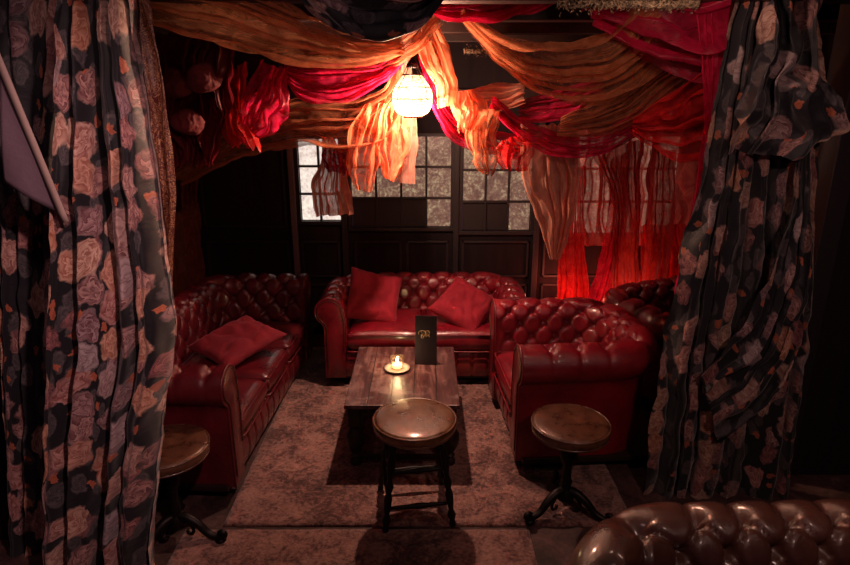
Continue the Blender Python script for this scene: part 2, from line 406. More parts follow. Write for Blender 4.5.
# rug
def rug(name, x0, x1, y0, y1, mat, lab, seed):
    bm = bmesh.new(); nx, ny = 80, 60
    def zz(x, y): return .008+.004*(noise.noise(Vector((x*2.2, y*2.2, seed)))+1)
    V = [[bm.verts.new((x0+(x1-x0)*i/nx+.006*noise.noise(Vector((j*.4, seed, 1))), y0+(y1-y0)*j/ny+.006*noise.noise(Vector((i*.3, seed, 0))), zz(x0+(x1-x0)*i/nx, y0+(y1-y0)*j/ny))) for j in range(ny+1)] for i in range(nx+1)]
    for i in range(nx):
        for j in range(ny): bm.faces.new((V[i][j], V[i+1][j], V[i+1][j+1], V[i][j+1]))
    edge = [V[i][0] for i in range(nx+1)]+[V[nx][j] for j in range(1, ny+1)]+[V[i][ny] for i in range(nx-1, -1, -1)]+[V[0][j] for j in range(ny-1, 0, -1)]
    low = [bm.verts.new((v.co.x, v.co.y, 0.0)) for v in edge]
    for i in range(len(edge)): bm.faces.new((edge[i], low[i], low[(i+1) % len(edge)], edge[(i+1) % len(edge)]))
    return tag(link(name, bm, mat), lab, 'rug')
rug('rug', -.98, 1.02, 2.44, 4.6, M['rug'], 'large faded patterned rug under the coffee table', 1)
rug('rug', -1.15, .50, 1.55, 2.405, M['rug'], 'worn rug in the foreground in front of the larger rug', 5)

# ------------------------------------------------------------------ chesterfield
PROF_N = None
def profile(hh=.70, r=.10, zs=.28):
    """points (n outward, z, b = length from the seat line)"""
    pts = []
    cz = hh-r
    z = zs
    while z < cz-.001:
        pts.append((.012*math.sin((z-zs)/(cz-zs)*PI)*-1, z)); z += .0095
    a = 180
    while a >= -62:
        pts.append((r+r*math.cos(R(a)), cz+r*math.sin(R(a)))); a -= 4.5
    nx = pts[-1][0]
    pts += [(nx-.012, pts[-1][1]-.02), (nx-.014, pts[-1][1]-.06)]
    z = pts[-1][1]-.04
    while z > .11: pts.append((nx-.012, z)); z -= .035
    pts.append((nx-.012, .085))
    return pts
def tuft(s, b, col, row, blast, depth):
    """depth of the leather at path length s, height b. buttons in a diamond grid"""
    p, q = s/col, b/(2*row)
    if b <= blast+.001:
        A, B = p+q, p-q
        fa, fb = abs(A-round(A)), abs(B-round(B))
        db = math.hypot(fa, fb); dl = min(fa, fb)
        h = -depth*(.95*math.exp(-(db/.19)**2)+.42*math.exp(-(dl/.075)**2))
        if db < .05: h += depth*.30
        return h
    # beyond the last row: pleats straight over the roll
    off = .5 if round(blast/row) % 2 else 0.0
    d = abs(p+off-round(p+off)); k = (b-blast)
    return -depth*(.34*math.exp(-(d/.07)**2)*math.exp(-k/.16)+.95*math.exp(-(d/.19)**2-(k/(.75*row))**2))
def path_u(Wi, Di, rc):
    """inner face line of the U, from the left arm front to the right arm front; returns (pos, outward normal)"""
    pts = []; x, yb, yf = Wi/2, Di/2, -Di/2
    st = .011
    k = int((yb-rc-yf)/st)
    for i in range(k): pts.append((Vector((-x, yf+(yb-rc-yf)*i/k, 0)), Vector((-1, 0, 0))))
    ka = int(rc*PI/2/st*1.6)+6
    for i in range(ka):
        a = PI-(PI/2)*i/ka; nn = Vector((math.cos(a), math.sin(a), 0))
        pts.append((Vector((-x+rc, yb-rc, 0))+nn*rc, nn))
    k2 = int((2*x-2*rc)/st)
    for i in range(k2): pts.append((Vector((-x+rc+(2*x-2*rc)*i/k2, yb, 0)), Vector((0, 1, 0))))
    for i in range(ka):
        a = PI/2-(PI/2)*i/ka; nn = Vector((math.cos(a), math.sin(a), 0))
        pts.append((Vector((x-rc, yb-rc, 0))+nn*rc, nn))
    for i in range(k+1): pts.append((Vector((x, yb-rc-(yb-rc-yf)*i/k, 0)), Vector((1, 0, 0))))
    return pts
def cushion_mesh(bm, x0, x1, y0, y1, z0, z1, puff=.018, nose=.02):
    cx, cy, cz = (x0+x1)/2, (y0+y1)/2, (z0+z1)/2; a, b, c = (x1-x0)/2, (y1-y0)/2, (z1-z0)/2
    n = 26
    def sgn(v): return -1 if v < 0 else 1
    for side in (0, 1):
        V = []
        for i in range(n+1):
            row = []
            for j in range(n+1):
                u, v = -1+2*i/n, -1+2*j/n
                u, v = sgn(u)*(1-(1-abs(u))**1.5), sgn(v)*(1-(1-abs(v))**1.5)
                e = max(abs(u), abs(v))
                h = (1-abs(u)**10)**.35*(1-abs(v)**10)**.35 if e < 1 else 0
                z = c*h+puff*(1-u*u)*(1-v*v)+.004*noise.noise(Vector((u*2.5+cx*9, v*2.5+cy, 3)))
                if e >= 1: z = 0
                bulge = 1.0+.02*math.cos(v*PI/2)
                row.append(bm.verts.new((cx+a*u, cy+b*v*(1+.02*math.cos(u*PI/2)*(v < 0)), cz+(z if side == 0 else -z*.8))))
            V.append(row)
        for i in range(n):
            for j in range(n):
                bm.faces.new((V[i][j], V[i+1][j], V[i+1][j+1], V[i][j+1]))
    bmesh.ops.remove_doubles(bm, verts=bm.verts, dist=.0008)
def rim(x0, x1, y0, y1, z, rr=.02):
    pts = []
    for (cx, cy, a0) in ((x1-rr, y1-rr, 0), (x0+rr, y1-rr, 90), (x0+rr, y0+rr, 180), (x1-rr, y0+rr, 270)):
        for k in range(6): pts.append((cx+rr*math.cos(R(a0+k*18)), cy+rr*math.sin(R(a0+k*18)), z))
    return pts
def chesterfield(name, W, Dp, cush, mat, label, cat, loc, rz, hh=.70, r=.10, col=.15, row=.092, depth=.042, group=None, seat=.40, rc=.10, tone=None):
    root = empty(name, loc, rz); tag(root, label, cat, group)
    nmax = 2*r
    Wi, Di = W-2*nmax, Dp-nmax
    oy = nmax/2                                       # keeps the whole footprint centred
    pf = profile(hh, r); zs = pf[0][1]
    bl = [0]
    for a, b in zip(pf, pf[1:]): bl.append(bl[-1]+math.hypot(b[0]-a[0], b[1]-a[1]))
    ntuft = next(i for i, (q, z) in enumerate(pf) if q > r*.75)
    pu = path_u(Wi, Di, rc); ps = arclen([p for p, _ in pu])
    row = bl[ntuft]/round(bl[ntuft]/row)
    # even number of diamonds along the path
    L = ps[-1]; cc = L/round(L/col)
    rows = round(bl[ntuft]/row); blast = rows*row
    bend = next(i for i, b in enumerate(bl) if b > blast+.30) if bl[-1] > blast+.30 else len(bl)
    bm = bmesh.new(); G = []
    for (p, nn), s in zip(pu, ps):
        rowv = []
        for i, (q, z) in enumerate(pf):
            i0, i1 = max(0, i-1), min(len(pf)-1, i+1)
            tq, tz = pf[i1][0]-pf[i0][0], pf[i1][1]-pf[i0][1]; ll = math.hypot(tq, tz)
            nq, nz = -tz/ll, tq/ll
            h = tuft(s, bl[i], cc, row, blast, depth) if z > .3 and bl[i] < blast+.33 else 0
            e = min(s, L-s)
            if e < .06: h *= e/.06
            h += .004*noise.noise(Vector((s*6, bl[i]*7, W)))
            co = p+nn*(q+nq*h)
            co.y -= oy
            rowv.append(bm.verts.new((co.x, co.y, z+nz*h)))
        G.append(rowv)
    for a, b in zip(G, G[1:]):
        for i in range(len(pf)-1): bm.faces.new((a[i], a[i+1], b[i+1], b[i]))
    # inner closing under the seat line
    link('tufted_frame', bm, mat, root)
    # arm front scrolls
    for sgn in (-1, 1):
        bm = bmesh.new(); ring = [Vector((sgn*(Wi/2+q), 0, z)) for q, z in pf]+[Vector((sgn*(Wi/2+.001), 0, .085))]
        yf = -Di/2-oy
        cen = Vector((sgn*(Wi/2+r), 0, hh-r))
        outer = [bm.verts.new((v.x, yf+.012, v.z)) for v in ring]
        o2 = [bm.verts.new((v.x, yf-.010, v.z)) for v in ring]
        inner = []
        for v in ring:
            cx = sgn*(Wi/2+.055) if v.z < hh-2*r else cen.x
            d = Vector((cx-v.x, 0, 0 if v.z < hh-2*r else cen.z-v.z)); ll = max(d.length, .001)
            inner.append(bm.verts.new((v.x+d.x/ll*min(.018, ll*.6), yf-.018, v.z+d.z/ll*min(.018, ll*.6)+(.015 if v.z < .1 else 0))))
        nn_ = len(ring)
        for k in range(nn_):
            j = (k+1) % nn_
            bm.faces.new((outer[k], outer[j], o2[j], o2[k])); bm.faces.new((o2[k], o2[j], inner[j], inner[k]))
        bm.faces.new(inner)
        af = sharp(link('arm_front', bm, mat, root), 50)
        bm = bmesh.new(); tube(bm, [(v.x, yf-.012, v.z) for v in ring[:-1]], .0055, 6)
        link('piping', bm, mat, af)
        bm = bmesh.new(); q = []
        for a_ in ring[:-1]:
            if a_.z > .12:
                cx = sgn*(Wi/2+.055) if a_.z < hh-2*r else cen.x
                d = Vector((cx-a_.x, 0, 0 if a_.z < hh-2*r else cen.z-a_.z)); d.normalize()
                q.append(Vector((a_.x, yf-.018, a_.z))+d*.016)
        q = catmull(q, int(arclen(q)[-1]/.004))
        tube(bm, q, [.0045 if k % 4 else .0012 for k in range(len(q))], 6)
        link('nail_trim', bm, M['nails'], af)
    # base rail with pleats
    bm = bmesh.new(); yf = -Di/2-oy+.02; nxx = int(Wi/.008)
    zz = [.085, .10, .14, .18, .22, .255, .265]
    V = []
    for i in range(nxx+1):
        x = -Wi/2-.002+(Wi+.004)*i/nxx; ph = (x/ .115); d = abs(ph-round(ph))
        rowv = []
        for k, z in enumerate(zz):
            bul = .018*math.sin((z-.085)/(.18)*PI)-.013*math.exp(-(d/.07)**2)
            rowv.append(bm.verts.new((x, yf-bul-.004, z)))
        rowv.append(bm.verts.new((x, yf+.05, zz[-1])))
        V.append(rowv)
    for a, b in zip(V, V[1:]):
        for k in range(len(zz)): bm.faces.new((a[k], b[k], b[k+1], a[k+1]))
    link('base_rail', bm, mat, root)
    yb = Di/2-oy
    bm = bmesh.new(); box(bm, -Wi/2, Wi/2, yf+.02, yb+.08, .09, .262); link('seat_deck', bm, mat, root, smooth=False)
    # back and arm outer bottoms are closed by the plinth
    bm = bmesh.new()
    box(bm, -W/2+.045, W/2-.045, -Dp/2+.025, Dp/2-.045, .065, .10, .008); link('plinth', bm, M['dark_wood'], root, smooth=False)
    # seat cushions
    cw = Wi/cush
    for k in range(cush):
        x0 = -Wi/2+cw*k+.003; x1 = x0+cw-.006
        bm = bmesh.new(); cushion_mesh(bm, x0+.006, x1-.006, yf-.035, yb-.012, .268, seat)
        ck = link('seat_cushion', bm, mat, root)
        bm = bmesh.new()
        for z in (.287, seat-.022): tube(bm, rim(x0+.006, x1-.006, yf-.037, yb-.02, z, .03), .0055, 6, True)
        link('piping', bm, mat, ck)
    for sx in (-1, 1):
        for sy in (-1, 1):
            bm = bmesh.new(); lathe(bm, [(.018, .012), (.024, .016), (.034, .034), (.034, .05), (.026, .068), (.024, .07)], sx*(W/2-.12), sy*(Dp/2-.11), 16)
            link('foot', bm, M['dark_wood'], root)
    return root
chesterfield('chesterfield_sofa', 1.50, .74, 2, M['red_leather'], 'red two-seat buttoned leather sofa against the back wall under the glazing', 'sofa', (-.01, 4.27, 0), 0, hh=.68, seat=.435)
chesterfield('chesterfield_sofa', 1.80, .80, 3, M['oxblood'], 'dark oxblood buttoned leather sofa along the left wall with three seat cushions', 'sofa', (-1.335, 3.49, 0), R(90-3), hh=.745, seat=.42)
chesterfield('chesterfield_armchair', .97, .84, 1, M['chair_leather'], 'bright red buttoned leather armchair on the right, facing the coffee table', 'armchair', (.90, 3.32, 0), R(-90+4), hh=.75, r=.105, rc=.17, seat=.45)
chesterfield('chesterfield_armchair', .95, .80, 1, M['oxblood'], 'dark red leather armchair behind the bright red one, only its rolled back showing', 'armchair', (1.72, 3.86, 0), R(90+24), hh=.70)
chesterfield('chesterfield_sofa', 1.9, .86, 2, M['brown_leather'], 'brown buttoned leather sofa cut off by the bottom right corner of the photo', 'sofa', (1.36, 1.38, 0), R(2), hh=.70, r=.13, col=.15, row=.125, depth=.055, rc=.16)

# ------------------------------------------------------------------ pillows
def pillow(loc, rot, s, mat, label, t=.075, seed=0):
    root_bm = bmesh.new(); n = 36
    for side in (1, -1):
        V = []
        for i in range(n+1):
            rw = []
            for j in range(n+1):
                u, v = -1+2*i/n, -1+2*j/n
                pin = 1-.10*(1-abs(u*v))**1*(abs(u)**4+abs(v)**4)*.5
                prof = max(0, (1-u**4)*(1-v**4))**.55
                x, y = u*s/2*(1-.09*(1-u*u*0)*(1-v*v)*abs(u)), v*s/2*(1-.09*(1-u*u)*abs(v))
                z = t*prof
                if abs(u) < 1 and abs(v) < 1:
                    z += prof*.026*noise.noise(Vector((u*2.2+seed, v*2.2, side)))-prof*.012*max(0,1-6*abs(noise.noise(Vector((u*1.6+seed, v*1.1+u*.8, side+4)))))
                rw.append(root_bm.verts.new((x, y, z*side)))
            V.append(rw)
        for i in range(n):
            for j in range(n): root_bm.faces.new((V[i][j], V[i+1][j], V[i+1][j+1], V[i][j+1]))
    bmesh.ops.remove_doubles(root_bm, verts=root_bm.verts, dist=.0005)
    o = link('pillow', root_bm, mat)
    o.location = loc; o.rotation_euler = rot
    return tag(o, label, 'pillow')
pillow((-1.19, 3.52, .525), (R(2), R(-12), R(48)), .46, M['velvet2'], 'dark red velvet pillow lying on the seat of the left sofa', .055, 3)
pillow((-.375, 4.165, .60), (R(56), R(14), R(8)), .40, M['velvet'], 'red velvet pillow leaning in the left corner of the back sofa', .07, 7)
pillow((.29, 4.12, .55), (R(28), R(24), R(-26)), .40, M['velvet'], 'red velvet pillow tilted on its corner at the right end of the back sofa', .07, 11)

# ------------------------------------------------------------------ coffee table
TBL = empty('coffee_table', (-.125, 3.30, .012), 0)
tag(TBL, 'low dark wooden coffee table with worn plank top and bulbous legs', 'coffee table')
bm = bmesh.new(); box(bm, -.315, .315, -.40, .40, .37, .395, .006)
link('tabletop', bm, M['table_top'], TBL, smooth=False)
bm = bmesh.new()
for a in ((-.28, .28, -.365, -.34), (-.28, .28, .34, .365), (-.28, -.255, -.365, .365), (.255, .28, -.365, .365)): box(bm, *a, .295, .372, .003)
for k in range(13):
    x = -.24+.04*k
    lathe(bm, [(.001, -.372), (.010, -.370), (.015, -.364), (.015, -.36)], x, -.333, 12, Matrix.Rotation(R(90), 4, 'X') @ Matrix.Translation((0, .667, 0)) if False else Matrix(((1,0,0,0),(0,0,1,0),(0,1,0,.667),(0,0,0,1))))
link('apron', bm, M['dark_wood'], TBL, smooth=False)
legp = [(.026, .0), (.032, .01), (.032, .03), (.020, .045), (.030, .06), (.018, .075), (.034, .10), (.050, .135), (.054, .165), (.050, .195), (.030, .225), (.020, .235), (.034, .25), (.034, .30)]
for sx in (-1, 1):
    for sy in (-1, 1):
        bm = bmesh.new(); lathe(bm, legp, sx*.265, sy*.35, 20)
        box(bm, sx*.265-.032, sx*.265+.032, sy*.35-.032, sy*.35+.032, .25, .37, .004)
        sharp(link('leg', bm, M['dark_wood'], TBL), 40)
bm = bmesh.new()
for sx in (-1, 1): box(bm, sx*.265-.015, sx*.265+.015, -.35, .35, .03, .06, .004)
box(bm, -.265, .265, -.36, -.335, .03, .055, .004); box(bm, -.265, .265, .335, .36, .03, .055, .004)
link('stretcher', bm, M['dark_wood'], TBL, smooth=False)

# ------------------------------------------------------------------ stools
def stool_top(root, rad, z, mat, dome=.012, th=.055):
    bm = bmesh.new()
    lathe(bm, [(rad*.86, z-th-.005), (rad*.93, z-th), (rad*.985, z-th*.75), (rad, z-th*.45), (rad*.995, z-.014), (rad*.955, z-.002), (rad*.90, z+dome*.15), (rad*.7, z+dome*.55), (rad*.4, z+dome*.9), (rad*.15, z+dome), (.004, z+dome)], n=64)
    s = link('seat', bm, mat, root)
    bm = bmesh.new()
    for zz, rr in ((z-.007, rad*.985), (z-th+.004, rad*.955)):
        tube(bm, [(rr*math.cos(a*PI/32), rr*math.sin(a*PI/32), zz) for a in range(64)], .0055, 6, True)
    link('piping', bm, mat, s)
    return s
ST = empty('stool', (-.05, 2.575, .0125), R(8)); tag(ST, 'round stool with worn tan leather seat on four turned legs at the coffee table', 'stool')
stool_top(ST, .202, .51, M['tan_leather'])
prof = [(.013, 0), (.016, .012), (.012, .03), (.021, .06), (.012, .09), (.017, .12), (.020, .17), (.013, .20), (.022, .235), (.012, .27), (.018, .31), (.021, .36), (.014, .40), (.018, .45)]
def place_leg(sx, sy, a=.165, b=.115):
    A = Vector((sx*a, sy*a, 0)); B = Vector((sx*b, sy*b, .45)); z = (B-A)
    q = Vector((0, 0, 1)).rotation_difference(z.normalized()).to_matrix().to_4x4()
    return Matrix.Translation(A) @ q
for sx in (-1, 1):
    for sy in (-1, 1):
        bm = bmesh.new(); lathe(bm, prof, n=16, M=place_leg(sx, sy)); link('leg', bm, M['black_wood'], ST)
for (zz, sides) in ((.12, (0, 2)), (.17, (1, 3)), (.30, (0, 1, 2, 3))):
    k = .165-.05*zz/.45
    cs = [(-k, -k), (k, -k), (k, k), (-k, k)]
    for s in sides:
        a, b = cs[s], cs[(s+1) % 4]; bm = bmesh.new()
        tube(bm, [Vector((a[0]+(b[0]-a[0])*t_, a[1]+(b[1]-a[1])*t_, zz)) for t_ in (0, .15, .35, .5, .65, .85, 1)], [.007, .009, .011, .015, .011, .009, .007], 10)
        link('stretcher', bm, M['black_wood'], ST)
bm = bmesh.new(); lathe(bm, [(.15, .435), (.165, .44), (.165, .448), (.15, .45)], n=40); link('seat_ring', bm, M['black_wood'], ST)

def pedestal_stool(loc, rz, label, mat):
    r = empty('pedestal_stool', loc, rz); tag(r, label, 'stool')
    stool_top(r, .187, .50, mat)
    bm = bmesh.new()
    lathe(bm, [(.03, .06), (.045, .075), (.05, .10), (.032, .125), (.024, .15), (.030, .17), (.022, .19), (.022, .26), (.034, .285), (.042, .32), (.034, .355), (.022, .375), (.028, .395), (.07, .43), (.12, .445)], n=28)
    link('pedestal', bm, M['iron'], r)
    for k in range(3):
        a = R(120*k+90); d = Vector((math.cos(a), math.sin(a), 0)); up = Vector((0, 0, 1))
        bm = bmesh.new()
        pts = [d*.02+up*.12, d*.06+up*.115, d*.11+up*.085, d*.15+up*.045, d*.19+up*.028, d*.225+up*.03, d*.24+up*.048, d*.225+up*.06, d*.21+up*.052]
        cr = catmull(pts, 40)
        tube(bm, cr, [.024-.012*i/39 for i in range(40)], 10)
        pts = [d*.05+up*.10, d*.08+up*.06, d*.075+up*.03, d*.055+up*.028, d*.05+up*.045]
        tube(bm, catmull(pts, 20), .008, 8)
        lathe(bm, [(.010, 0), (.022, .003), (.026, .012), (.018, .024)], (d*.215).x, (d*.215).y, 14)
        link('foot', bm, M['iron'], r)
    return r
pedestal_stool((.70, 2.55, .0125), R(-2), 'round brown leather stool on a scrolled iron pedestal beside the armchair', M['dark_leather'])
pedestal_stool((-1.17, 2.37, .0), R(20), 'round brown leather stool half hidden behind the left floral curtain', M['dark_leather'])

# ------------------------------------------------------------------ candle, saucer, menu
ZT = .407
tag_ = empty('candle_holder', (-.17, 3.35, ZT)); tag_.scale = (1.3,)*3; tag(tag_, 'lit tealight in a clear glass cup on a small saucer on the coffee table', 'candle')
t = NT('clear_glass'); lw = t.n('ShaderNodeLayerWeight', {'Blend': .35}).outputs['Facing']
M['glass'] = t.done(t.n('ShaderNodeMixShader', {0: t.m_('ADD', t.m_('MULTIPLY', lw, .45), .06), 1: t.n('ShaderNodeBsdfTransparent').outputs[0], 2: t.n('ShaderNodeBsdfGlossy', {'Roughness': .06, 'Color': (1,.92,.8,1)}).outputs[0]}))
bm = bmesh.new(); lathe(bm, [(.03, 0), (.045, .002), (.060, .008), (.061, .011), (.045, .006), (.03, .004)], n=32)
link('saucer', bm, plain('cream_china', (.55,.45,.36), .3), tag_)
bm = bmesh.new(); lathe(bm, [(.024, .006), (.029, .012), (.033, .035), (.038, .062), (.036, .062), (.031, .035), (.027, .012), (.022, .010)], n=32)
link('glass_cup', bm, M['glass'], tag_)
t = NT('candle_wax'); e = t.bsdf(Base_Color=(.8,.62,.4,1), Roughness=.5, Emission_Color=(1,.55,.2,1), Emission_Strength=2.2)
bm = bmesh.new(); lathe(bm, [(.022, .0125), (.023, .02), (.022, .028), (.003, .027)], n=24); link('wax', bm, t.done(e), tag_)
bm = bmesh.new(); lathe(bm, [(.001, .028), (.0055, .034), (.0065, .040), (.0045, .050), (.0008, .062)], n=12)
link('flame', bm, emit('flame', (1,.72,.34), 60), tag_)
light('candle_light', 'POINT', (-.17, 3.35, ZT+.10), 1.6, (1,.6,.28), .008)

MN = empty('menu_card', (.005, 3.42, ZT), R(-4)); tag(MN, 'tall black folded menu card with a gold emblem standing on the coffee table', 'menu')
card = plain('black_card', (.018,.012,.018), .42, 0, .1)
bm = bmesh.new()
Mx = Matrix.Rotation(R(-4), 4, 'X')
box(bm, -.066, .066, -.006, -.003, .0, .315, M=Mx); link('card', bm, card, MN, smooth=False)
bm = bmesh.new(); box(bm, -.066, .066, .003, .006, .0, .315, M=Matrix.Translation((0,.041,0)) @ Matrix.Rotation(R(4), 4, 'X')); link('card', bm, card, MN, smooth=False)
bm = bmesh.new()
def em(pts, r=.0016): tube(bm, [Mx @ Vector((x, -.0072, z)) for x, z in pts], r, 6)
cz = .20
em([(-.022+.006*math.sin(a)*0+.022*0+.024*math.cos(a), cz+.006+.016*math.sin(a)) for a in [k*PI/10 for k in range(-2, 13)]])
em([(-.030, cz+.018), (-.018, cz-.004), (-.006, cz+.02), (.004, cz-.004), (.016, cz+.02), (.022, cz-.002)])
em([(-.03+.055*k/14, cz-.010+.006*math.sin(k*1.3)) for k in range(15)], .002)
em([(.010+.014*math.cos(a), cz+.008+.014*math.sin(a)) for a in [k*PI/8 for k in range(16)]])
em([(-.024, cz-.002), (-.028, cz-.022), (-.020, cz-.030)], .002); em([(-.012, cz-.008), (-.014, cz-.026)], .002); em([(.018, cz-.004), (.022, cz-.02)], .0016)
link('gold_emblem', bm, plain('gold_print', (.62,.42,.20), .4, .5), MN)

# ------------------------------------------------------------------ pendant lamp
PL = empty('pendant_lamp', tuple(LAMP)); tag(PL, 'glowing round pendant lantern of pierced glass in a wire cage', 'lamp')
t = NT('lantern_glass'); o = t.obj()
v = t.n('ShaderNodeTexVoronoi', {'Vector': o, 'Scale': 62.0}, feature='F1').outputs[0]
holes = t.ramp(v, [(.40, (0,0,0)), (.52, (1,1,1))])
fret = t.n('ShaderNodeMixShader', {0: .12, 1: t.n('ShaderNodeBsdfDiffuse', {'Color': (.30,.17,.08,1)}).outputs[0], 2: t.n('ShaderNodeBsdfTranslucent', {'Color': (.6,.36,.18,1)}).outputs[0]})
lw = t.n('ShaderNodeLayerWeight', {'Blend': .35}).outputs['Facing']
tp = t.n('ShaderNodeBsdfTransparent', {'Color': (1,.95,.88,1)})
em_ = t.n('ShaderNodeEmission', {'Color': (1,.62,.34,1), 'Strength': .55})
gl = t.n('ShaderNodeAddShader', {0: tp.outputs[0], 1: em_.outputs[0]})
M['lantern'] = t.done(t.n('ShaderNodeMixShader', {0: t.m_('MULTIPLY', holes, t.m_('ADD', t.m_('MULTIPLY', lw, .6), .35)), 1: gl.outputs[0], 2: fret.outputs[0]}))
gp = [(.052, -.105), (.085, -.088), (.104, -.055), (.112, -.015), (.110, .018), (.098, .05), (.074, .085), (.052, .115)]
bm = bmesh.new(); lathe(bm, gp, n=40, cap=False); link('glass_globe', bm, M['lantern'], PL)
bm = bmesh.new()
crown = [(.052, .115), (.036, .145), (.026, .17), (.012, .19)]
full = gp+crown[1:]
for k in range(8):
    a = 2*PI*k/8
    cr = catmull([Vector((r_*1.015*math.cos(a), r_*1.015*math.sin(a), z)) for r_, z in full], 40)
    tube(bm, cr, .0024, 6)
for r_, z in ((.053, -.106), (.113, -.012), (.053, .115), (.032, .155), (.100, .05)):
    tube(bm, [(r_*1.01*math.cos(a*PI/20), r_*1.01*math.sin(a*PI/20), z) for a in range(40)], .0032 if z < .1 else .004, 6, True)
link('cage', bm, M['iron'], PL)
bm = bmesh.new(); tube(bm, [(.052*math.cos(a*PI/20), .052*math.sin(a*PI/20), -.108) for a in range(40)], .005, 6, True); link('bottom_ring', bm, M['brass'], PL)
bm = bmesh.new(); lathe(bm, [(.034, .16), (.026, .18), (.012, .195), (.006, .21)], n=20); link('top_cap', bm, M['iron'], PL)
bm = bmesh.new(); lathe(bm, [(.004, -.008), (.013, -.002), (.016, .012), (.013, .028), (.008, .045), (.008, .075)], n=20); link('bulb', bm, emit('bulb_glow', (1,.78,.50), 40), PL)
for ob in list(PL.children):
    if ob.name.startswith('bulb'): ob.visible_shadow = True
bm = bmesh.new(); k = 0; z = .21
while z < .49:
    a = (k % 2)*PI/2
    tube(bm, [Vector((.006*math.cos(q)*math.cos(a), .006*math.cos(q)*math.sin(a), z+.011*math.sin(q))) for q in [j*PI/5 for j in range(10)]], .0018, 5, True)
    z += .017; k += 1
link('chain', bm, M['iron'], PL)
PL.location = LAMP+Vector((0,0,0))

# ------------------------------------------------------------------ cloth
def cloth(name, A, B, mat, label, cat='drape', folds=7, amp=.03, tang=.35, nu=110, nv=150, seed=0, crumple=.012, endtaper=True, group=None, wander=.5, world=False, uvs=None, sag=0.0, lobe=False):
    a = catmull([P(*q) for q in A] if not world else A, nu); b = catmull([P(*q) for q in B] if not world else B, nu)
    rnd = random.Random(seed+17)
    ph = [rnd.uniform(0, 6.28) for _ in range(8)]
    Lw = max((x-y).length for x, y in zip(a, b)); L = arclen([(x+y)/2 for x, y in zip(a, b)])
    bm = bmesh.new(); G = []; uvl = bm.loops.layers.uv.new('UVMap'); UV = {}
    for i in range(nu):
        u = i/(nu-1); rw = []
        dA = (a[min(i+1, nu-1)]-a[max(i-1, 0)]); dB = (b[min(i+1, nu-1)]-b[max(i-1, 0)])
        across = (b[i]-a[i]); wl = across.length; ad = across.normalized() if wl > 1e-6 else Vector((0,0,1))
        al = ((dA+dB)/2).normalized()
        nn = al.cross(ad)
        if nn.length < 1e-4: nn = Vector((0,-1,0))
        nn.normalize()
        if nn.y > 0: nn = -nn
        fall = min(1.0, .35+wl/Lw)
        k = amp*fall
        for j in range(nv):
            v = j/(nv-1)
            vv = v+.05*math.sin(2*PI*v*1.3+ph[0])+.03*math.sin(2*PI*v*2.7+ph[1])
            wv = wander*(.35*math.sin(u*2.1*PI+ph[2]+v*2)+.2*math.sin(u*4.3*PI+ph[3]-v*3))
            th = 2*PI*(folds*vv+wv)
            m = .75+.25*math.sin(2*PI*(v*2.2)+ph[4]+u*3)
            if lobe: d = k*(2.0*abs(math.sin(th/2))**.75-1.0+.12*math.sin(2.7*th+ph[5]+u*3))
            else: d = k*m*(math.sin(th)+.22*math.sin(2.3*th+ph[5]+u*2)+.07*math.sin(4.1*th+ph[6]))
            tg = tang*wl/folds*(.5*math.cos(th+.6)+.25*math.cos(2.3*th+ph[5]))
            ef = min(1, v*8, (1-v)*8)
            base = a[i].lerp(b[i], v)
            co = base+nn*d+ad*tg*(.3+.7*ef)
            if crumple:
                co += noise.noise_vector(Vector((co.x*9+seed, co.y*9, co.z*9)))*crumple*fall+noise.noise_vector(Vector((co.x*24, co.y*24+seed, co.z*24)))*crumple*.25*fall
            if sag: co += Vector((0, sag*math.sin(PI*v)*math.sin(PI*u), 0))
            vert = bm.verts.new(co); UV[vert] = (L[i], v*(uvs or Lw*1.7)); rw.append(vert)
        G.append(rw)
    for i in range(nu-1):
        for j in range(nv-1):
            f = bm.faces.new((G[i][j], G[i+1][j], G[i+1][j+1], G[i][j+1]))
            for lp in f.loops: lp[uvl].uv = UV[lp.vert]
    me = bpy.data.meshes.new(name); bm.to_mesh(me); bm.free()
    for p in me.polygons: p.use_smooth = True
    me.materials.append(mat)
    o = bpy.data.objects.new(name, me); C.objects.link(o)
    return tag(o, label, cat, group)

def binding(parent, pts, mat, r=.004):
    pass

# --- floral curtains (left)
cloth('floral_curtain', [(-34,-25,2.30),(-8,150,2.28),(2,350,2.26),(10,600,2.26)], [(78,-25,2.32),(60,150,2.30),(62,350,2.28),(60,620,2.28)], M['floral3'],
      'dark floral curtain at the far left edge behind the grey pennant', 'curtain', folds=3, amp=.03, tang=.2, crumple=.01, wander=.2, seed=2, uvs=.8, lobe=True)
cloth('floral_curtain', [(64,-25,2.15),(62,150,2.12),(52,350,2.10),(46,640,2.08)], [(126,-25,2.16),(140,90,2.15),(156,200,2.14),(168,300,2.13),(168,360,2.12),(158,430,2.10),(150,640,2.08)], M['floral'],
      'floral curtain with large cream and pink roses hanging full height on the left', 'curtain', folds=4, amp=.085, tang=.20, crumple=.012, wander=.25, seed=5, uvs=.95, lobe=True)
t = NT('gold_scroll_lining'); u = t.uv()
nz = t.noise(t.mapping(u, (28, 28, 1)), 1.0, 2, .5, 2.5).outputs[0]
st = t.m_('SINE', t.m_('MULTIPLY', nz, 34.0))
M['lining'] = t.done(t.bsdf(Base_Color=t.mix(t.ramp(st, [(.55, (0,0,0)), (.8, (1,1,1))]), (.10,.014,.012,1), (.50,.24,.11,1)), Roughness=.5))
cloth('curtain_lining', [(118,-20,2.24),(132,60,2.23),(146,150,2.22),(156,240,2.21),(160,290,2.21)], [(146,-20,2.25),(160,60,2.24),(170,130,2.23),(175,210,2.22),(172,295,2.22)], M['lining'],
      'narrow red strip with gold scroll pattern edging the left rose curtain', 'curtain', folds=1.5, amp=.014, tang=.1, crumple=.006, nv=30, seed=9, uvs=.14)
